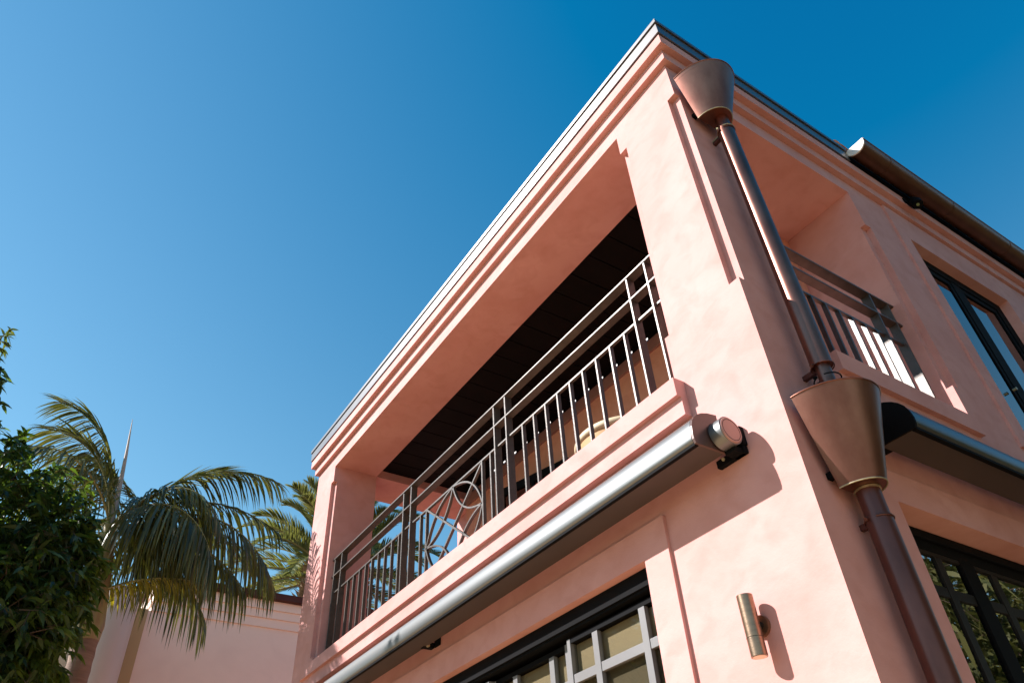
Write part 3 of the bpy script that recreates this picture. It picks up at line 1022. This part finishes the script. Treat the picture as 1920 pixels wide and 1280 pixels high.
# kentia-like palm between camera-left tree and building
px = -7.3  # most palm coordinates below were scaled about the camera to this nearer depth
PT = thing("feather_palm", "drooping feather palm with ringed trunk and tall pale spear beside the pink building", "palm tree", (px + 0.05, -1.825, 0.053), "palm trees")
tr = []
rad = []
for i in range(60):
    z = 4.36 * i / 59
    tr.append((px, -1.78 - 0.14 * (z / 4.36), z))
    rad.append(0.125 - 0.012 * z / 4.36 + (0.006 if i % 2 else 0))
MB().tube(tr, rad, 20).build("trunk", RINGBARK, PT)
MB().tube([(px, -1.922, 4.346), (px, -1.936, 4.501), (px, -1.97, 4.888), (px, -2.009, 5.275), (px, -2.038, 5.613)], [0.125, 0.15, 0.125, 0.10, 0.07], 20).build("crownshaft", SHAFT, PT)
MB().tube([(px, -2.038, 5.584), (px, -2.067, 6.048), (px, -2.115, 6.532), (px, -2.173, 7.015)], [0.035, 0.028, 0.017, 0.003], 8).build("spear_leaf", SPEAR, PT)
b0 = (px, -2.038, 5.584)
def F(*c, **k):
    frond(PT, [b0] + list(c), **k)
common = dict(n=58, L=0.70, W=0.0125, droop=1.8, fwd=0.5, rr=0.016, jit=0.2)
hang = dict(n=66, L=0.86, W=0.0135, droop=3.0, fwd=0.35, rr=0.016, jit=0.22)
# tall frond arching up and left
F((px + 0.05, -2.17, 6.35), (px - 0.10, -2.40, 6.98), (px - 0.1, -2.98, 7.06), n=56, L=0.62, W=0.0125, droop=0.8, fwd=0.5, rr=0.017)
F((px - 0.15, -2.115, 6.532), (px - 0.7, -2.599, 6.725), (px - 1.3, -3.082, 6.145), **common)
F((px + 0.25, -2.309, 6.145), (px + 0.6, -2.889, 6.338), (px + 0.7, -3.324, 5.758), **common)
F((px + 0.15, -2.20, 6.15), (px + 0.05, -2.48, 6.62), (px + 0.1, -3.0, 6.55), n=56, L=0.70, W=0.013, droop=0.9, fwd=0.45, rr=0.016)
F((px - 0.15, -1.95, 6.3), (px - 0.4, -2.25, 6.75), (px - 0.6, -2.65, 6.6), n=50, L=0.55, W=0.012, droop=1.0, fwd=0.5, rr=0.014)
# upper right, stiff and forward pointing
F((px - 0.1, -1.68, 6.145), (px - 0.1, -1.245, 6.677), (px + 0.0, -0.81, 6.609), n=44, L=0.46, W=0.0125, droop=0.35, fwd=1.3, rr=0.017)
# arching right with hanging leaflets
F((px + 0.25, -1.72, 6.05), (px + 0.3, -1.1, 6.70), (px + 0.2, -0.30, 6.50), n=62, L=0.62, W=0.0145, droop=1.6, fwd=0.9, rr=0.017, jit=0.2)
F((px + 0.1, -1.72, 5.95), (px + 0.1, -1.0, 6.35), (px + 0.1, -0.20, 5.90), n=58, L=0.62, W=0.0135, droop=1.7, fwd=0.7, rr=0.017, jit=0.2)
F((px + 0.4, -1.777, 6.0), (px + 0.7, -1.342, 6.193), (px + 0.8, -1.003, 5.468), n=66, L=0.62, W=0.013, droop=1.8, fwd=0.6, rr=0.016, jit=0.22)
F((px - 0.3, -1.535, 6.097), (px - 0.5, -0.665, 6.242), (px - 0.4, -0.036, 5.468), n=64, L=0.70, W=0.014, droop=2.2, fwd=0.6, rr=0.017, jit=0.2)
F((px + 0.2, -1.535, 5.855), (px + 0.4, -0.761, 6.097), (px + 0.4, -0.23, 5.13), **hang)
F((px + 0.5, -1.825, 5.855), (px + 0.9, -1.342, 5.758), (px + 1.0, -1.052, 4.984), **hang)
F((px - 0.1, -1.632, 5.758), (px - 0.1, -0.955, 5.806), (px + 0.0, -0.423, 5.13), **hang)
F((px - 0.5, -1.728, 5.855), (px - 0.7, -1.148, 5.758), (px - 0.7, -0.665, 4.984), **hang)
F((px + 0.1, -1.777, 5.71), (px + 0.2, -1.39, 5.613), (px + 0.2, -0.907, 5.226), **hang)
F((px - 0.6, -2.115, 6.145), (px - 1.3, -2.019, 6.145), (px - 1.8, -1.825, 5.275), **common)
F((px - 0.5, -2.405, 5.952), (px - 0.9, -2.792, 5.758), (px - 1.1, -3.179, 4.984), **common)
b0 = (px + 0.05, -1.951, 4.839)
F((px + 0.1, -1.728, 4.984), (px + 0.1, -1.438, 5.13), (px + 0.15, -1.003, 5.081), n=34, L=0.40, W=0.012, droop=2.0, fwd=0.4, rr=0.014, m=leaf_mat("yellowing_leaflet", (0.10, 0.10, 0.02), (0.22, 0.20, 0.03), 0.45))

# phoenix palm behind the neighbouring roof
def phoenix(x0, y0, zt, R, nfr, label, seed, group):
    random.seed(seed)
    T = thing("date_palm", label, "palm tree", (x0, y0, 0), group)
    tk = [(x0, y0, z) for z in [zt * i / 20 for i in range(21)]]
    MB().tube(tk, [0.42 + 0.03 * (i % 2) for i in range(21)], 16).build("trunk", BARK, T)
    boots = MB()
    boots.tube([(x0, y0, zt - 0.9), (x0, y0, zt - 0.5), (x0, y0, zt), (x0, y0, zt + 0.25)], [0.42, 0.85, 0.8, 0.3], 24)
    for i in range(170):
        a = random.uniform(0, 2 * math.pi)
        h = random.uniform(-0.75, 0.25)
        r = 0.62 + 0.12 * random.random()
        d_ = Vector((math.cos(a), math.sin(a), 0.5))
        p0 = Vector((x0, y0, zt + h)) + Vector((math.cos(a), math.sin(a), 0)) * r
        leaflet(boots, p0, d_, 0.4, 0.07, -0.4)
    boots.build("crown_base", FIBRE, T)
    for i in range(nfr):
        a = i * 2.39996
        u = i / nfr
        elv = math.radians(80 - 95 * u)
        d_ = Vector((math.cos(a) * math.cos(elv), math.sin(a) * math.cos(elv), math.sin(elv)))
        o0 = Vector((x0, y0, zt + 0.1))
        c1 = o0 + d_ * R * 0.45
        c2 = o0 + d_ * R * 0.8 + Vector((0, 0, -0.05 * R))
        c3 = o0 + d_ * R * 0.95 + Vector((math.cos(a), math.sin(a), 0)) * R * 0.12 + Vector((0, 0, -0.38 * R * max(0.25, math.cos(elv))))
        frond(T, [o0, c1, c2, c3], n=120, L=0.46, W=0.015, droop=0.3, m=PHOENIX, fwd=0.9, start=0.12, lift=0.45, rr=0.03, jit=0.10)
    return T
phoenix(-15.6, 3.7, 9.0, 2.9, 46, "green date palm rising beyond the brown eave left of the loggia", 11, "palm trees")

# broad-leaf tree at the left edge
def leafy_tree(name, label, cat, base, blobs, nleaf, LL, m, seed, limbs, rmul=1.0, group=None, droop=0.8):
    random.seed(seed)
    T = thing(name, label, cat, base, group)
    tr = MB()
    for pts, r0, r1 in limbs:
        pp = bez(pts, 12)
        tr.tube(pp, [r0 + (r1 - r0) * i / 12 for i in range(13)], 10)
    tw = MB()
    lv = MB()
    tot = sum(b[3] ** 2 for b in blobs)
    for (bx, by, bz, br) in blobs:
        c = Vector((bx, by, bz))
        ntw = int(nleaf * br ** 2 / tot / 9)
        for _ in range(ntw):
            while True:
                q = Vector((random.uniform(-1, 1), random.uniform(-1, 1), random.uniform(-1, 1)))
                if 0.15 < q.length < 1:
                    break
            q = q.normalized() * (q.length ** 0.45)
            p = c + Vector((q.x * br, q.y * br, q.z * br))
            dirv = (q.normalized() + Vector((random.uniform(-.7, .7), random.uniform(-.7, .7), random.uniform(-.6, .4)))).normalized()
            tl = br * random.uniform(0.22, 0.42) * rmul
            end = p + dirv * tl + Vector((0, 0, -0.25 * tl))
            mid = p + dirv * tl * 0.5
            if random.random() < 0.5:
                tw.tube([p - dirv * tl * 0.6, mid, end], [0.005 * rmul, 0.0035 * rmul, 0.0015 * rmul], 4, caps=False)
            for k in range(9):
                u = k / 8
                bp = (p.lerp(mid, u * 2) if u < 0.5 else mid.lerp(end, u * 2 - 1))
                d_ = (dirv * 0.6 + Vector((random.uniform(-1, 1), random.uniform(-1, 1), random.uniform(-0.9, 0.3)))).normalized()
                leaflet(lv, bp, d_, LL * random.uniform(0.7, 1.25), LL * 0.13, droop, seg=3, twist=random.uniform(-1.2, 1.2))
    t_ = tr.build("trunk", BARK, T)
    tw.build("twigs", BARK, T, fix=False)
    lv.build("foliage", m, T, fix=False)
    return T
blobs = [(-6.0, -2.85, 4.55, 0.62), (-5.9, -2.62, 4.15, 0.50), (-5.7, -2.62, 3.85, 0.42), (-5.9, -3.3, 4.9, 0.6), (-5.6, -2.9, 3.7, 0.65), (-5.8, -3.5, 4.2, 0.7),
         (-6.1, -2.75, 5.10, 0.38), (-5.9, -3.35, 5.35, 0.35), (-5.6, -3.0, 3.1, 0.6), (-5.7, -2.75, 3.3, 0.42), (-6.0, -2.48, 4.65, 0.30), (-6.1, -2.32, 4.35, 0.22), (-5.8, -3.9, 4.9, 0.7), (-5.6, -3.6, 3.3, 0.7), (-5.7, -3.9, 5.9, 0.45),
         (-6.0, -3.1, 4.1, 0.6), (-6.0, -2.75, 3.6, 0.5), (-6.0, -2.24, 4.50, 0.22), (-5.9, -2.22, 4.12, 0.2), (-6.1, -2.38, 4.82, 0.24), (-6.2, -3.0, 3.2, 0.6), (-6.1, -2.5, 4.85, 0.30), (-6.0, -2.36, 4.05, 0.24), (-6.0, -2.28, 4.5, 0.2), (-5.9, -2.3, 3.8, 0.22)]
limbs = [([(-5.9, -3.4, 0), (-5.85, -3.3, 1.5), (-5.9, -3.2, 2.6)], 0.13, 0.09),
         ([(-5.9, -3.2, 2.55), (-5.9, -3.0, 3.5), (-5.95, -2.85, 4.6)], 0.07, 0.02),
         ([(-5.9, -3.2, 2.55), (-5.8, -3.5, 3.8), (-5.8, -3.85, 5.9)], 0.07, 0.02),
         ([(-5.9, -3.1, 2.9), (-5.8, -2.7, 3.3), (-5.8, -2.3, 3.9)], 0.045, 0.012)]
leafy_tree("leafy_tree", "dense dark green broad leaved tree at the left edge overlapping the palm trunk", "tree", (-5.9, -3.4, 0), blobs, 30000, 0.135, FICUS, 3, limbs, 0.8)
leafy_tree("tree_branch_tip", "small leafy branch tip entering high at the left picture edge", "tree", (-5.6, -4.3, 0), [(-5.6, -3.66, 6.42, 0.20), (-5.6, -3.85, 6.35, 0.3)], 420, 0.10, leaf_mat("light_broad_leaf", (0.04, 0.06, 0.015), (0.11, 0.12, 0.025), 0.4), 5,
           [([(-5.6, -4.5, 0), (-5.6, -4.4, 4.0), (-5.6, -3.75, 6.3)], 0.08, 0.01)], 0.9)

# trees and a facade across the lane, seen mirrored in the side glass
bl2 = []
random.seed(21)
for i in range(52):
    bl2.append((7.7 + random.uniform(-0.6, 1.6), 2.0 + (i % 26) * 1.05 + random.uniform(-.6, .6), (3.0 + (i % 3) * 2.0 + max(0, (i % 26) - 9) * 0.16) + random.uniform(-.8, .8), random.uniform(1.4, 2.0)))
leafy_tree("offscreen_tree", "row of olive green tree crowns mirrored in the side door glass", "tree", (7.5, 12, 0), bl2, 34000, 0.50, OLIVE, 9,
           [([(7.5, 9, 0), (7.4, 9.1, 2), (7.5, 9, 4.5)], 0.2, 0.1), ([(7.6, 15, 0), (7.6, 15, 2), (7.5, 15.2, 4.5)], 0.2, 0.1)], 2.2)

bl3 = []  # added unseen tree row behind the camera, dims sky light on the front
random.seed(5)
for i in range(26):
    bl3.append((-9 + (i % 13) * 1.35 + random.uniform(-.4, .4), -10.5 + random.uniform(-.6, .6), 1.2 + (i // 13) * 1.9 + random.uniform(-.4, .4), random.uniform(1.2, 1.6)))
leafy_tree("offscreen_tree", "unseen line of olive green trees added behind the camera to block low sky", "tree", (-2, -10.5, 0), bl3, 9000, 0.34, OLIVE, 12,
           [([(-6, -10.5, 0), (-6, -10.4, 1), (-6, -10.5, 2.5)], 0.2, 0.1), ([(2, -10.5, 0), (2, -10.5, 1), (2, -10.4, 2.5)], 0.2, 0.1)], 2.2)

for o in bpy.data.objects:
    if '_o' in o:
        del o['_o']
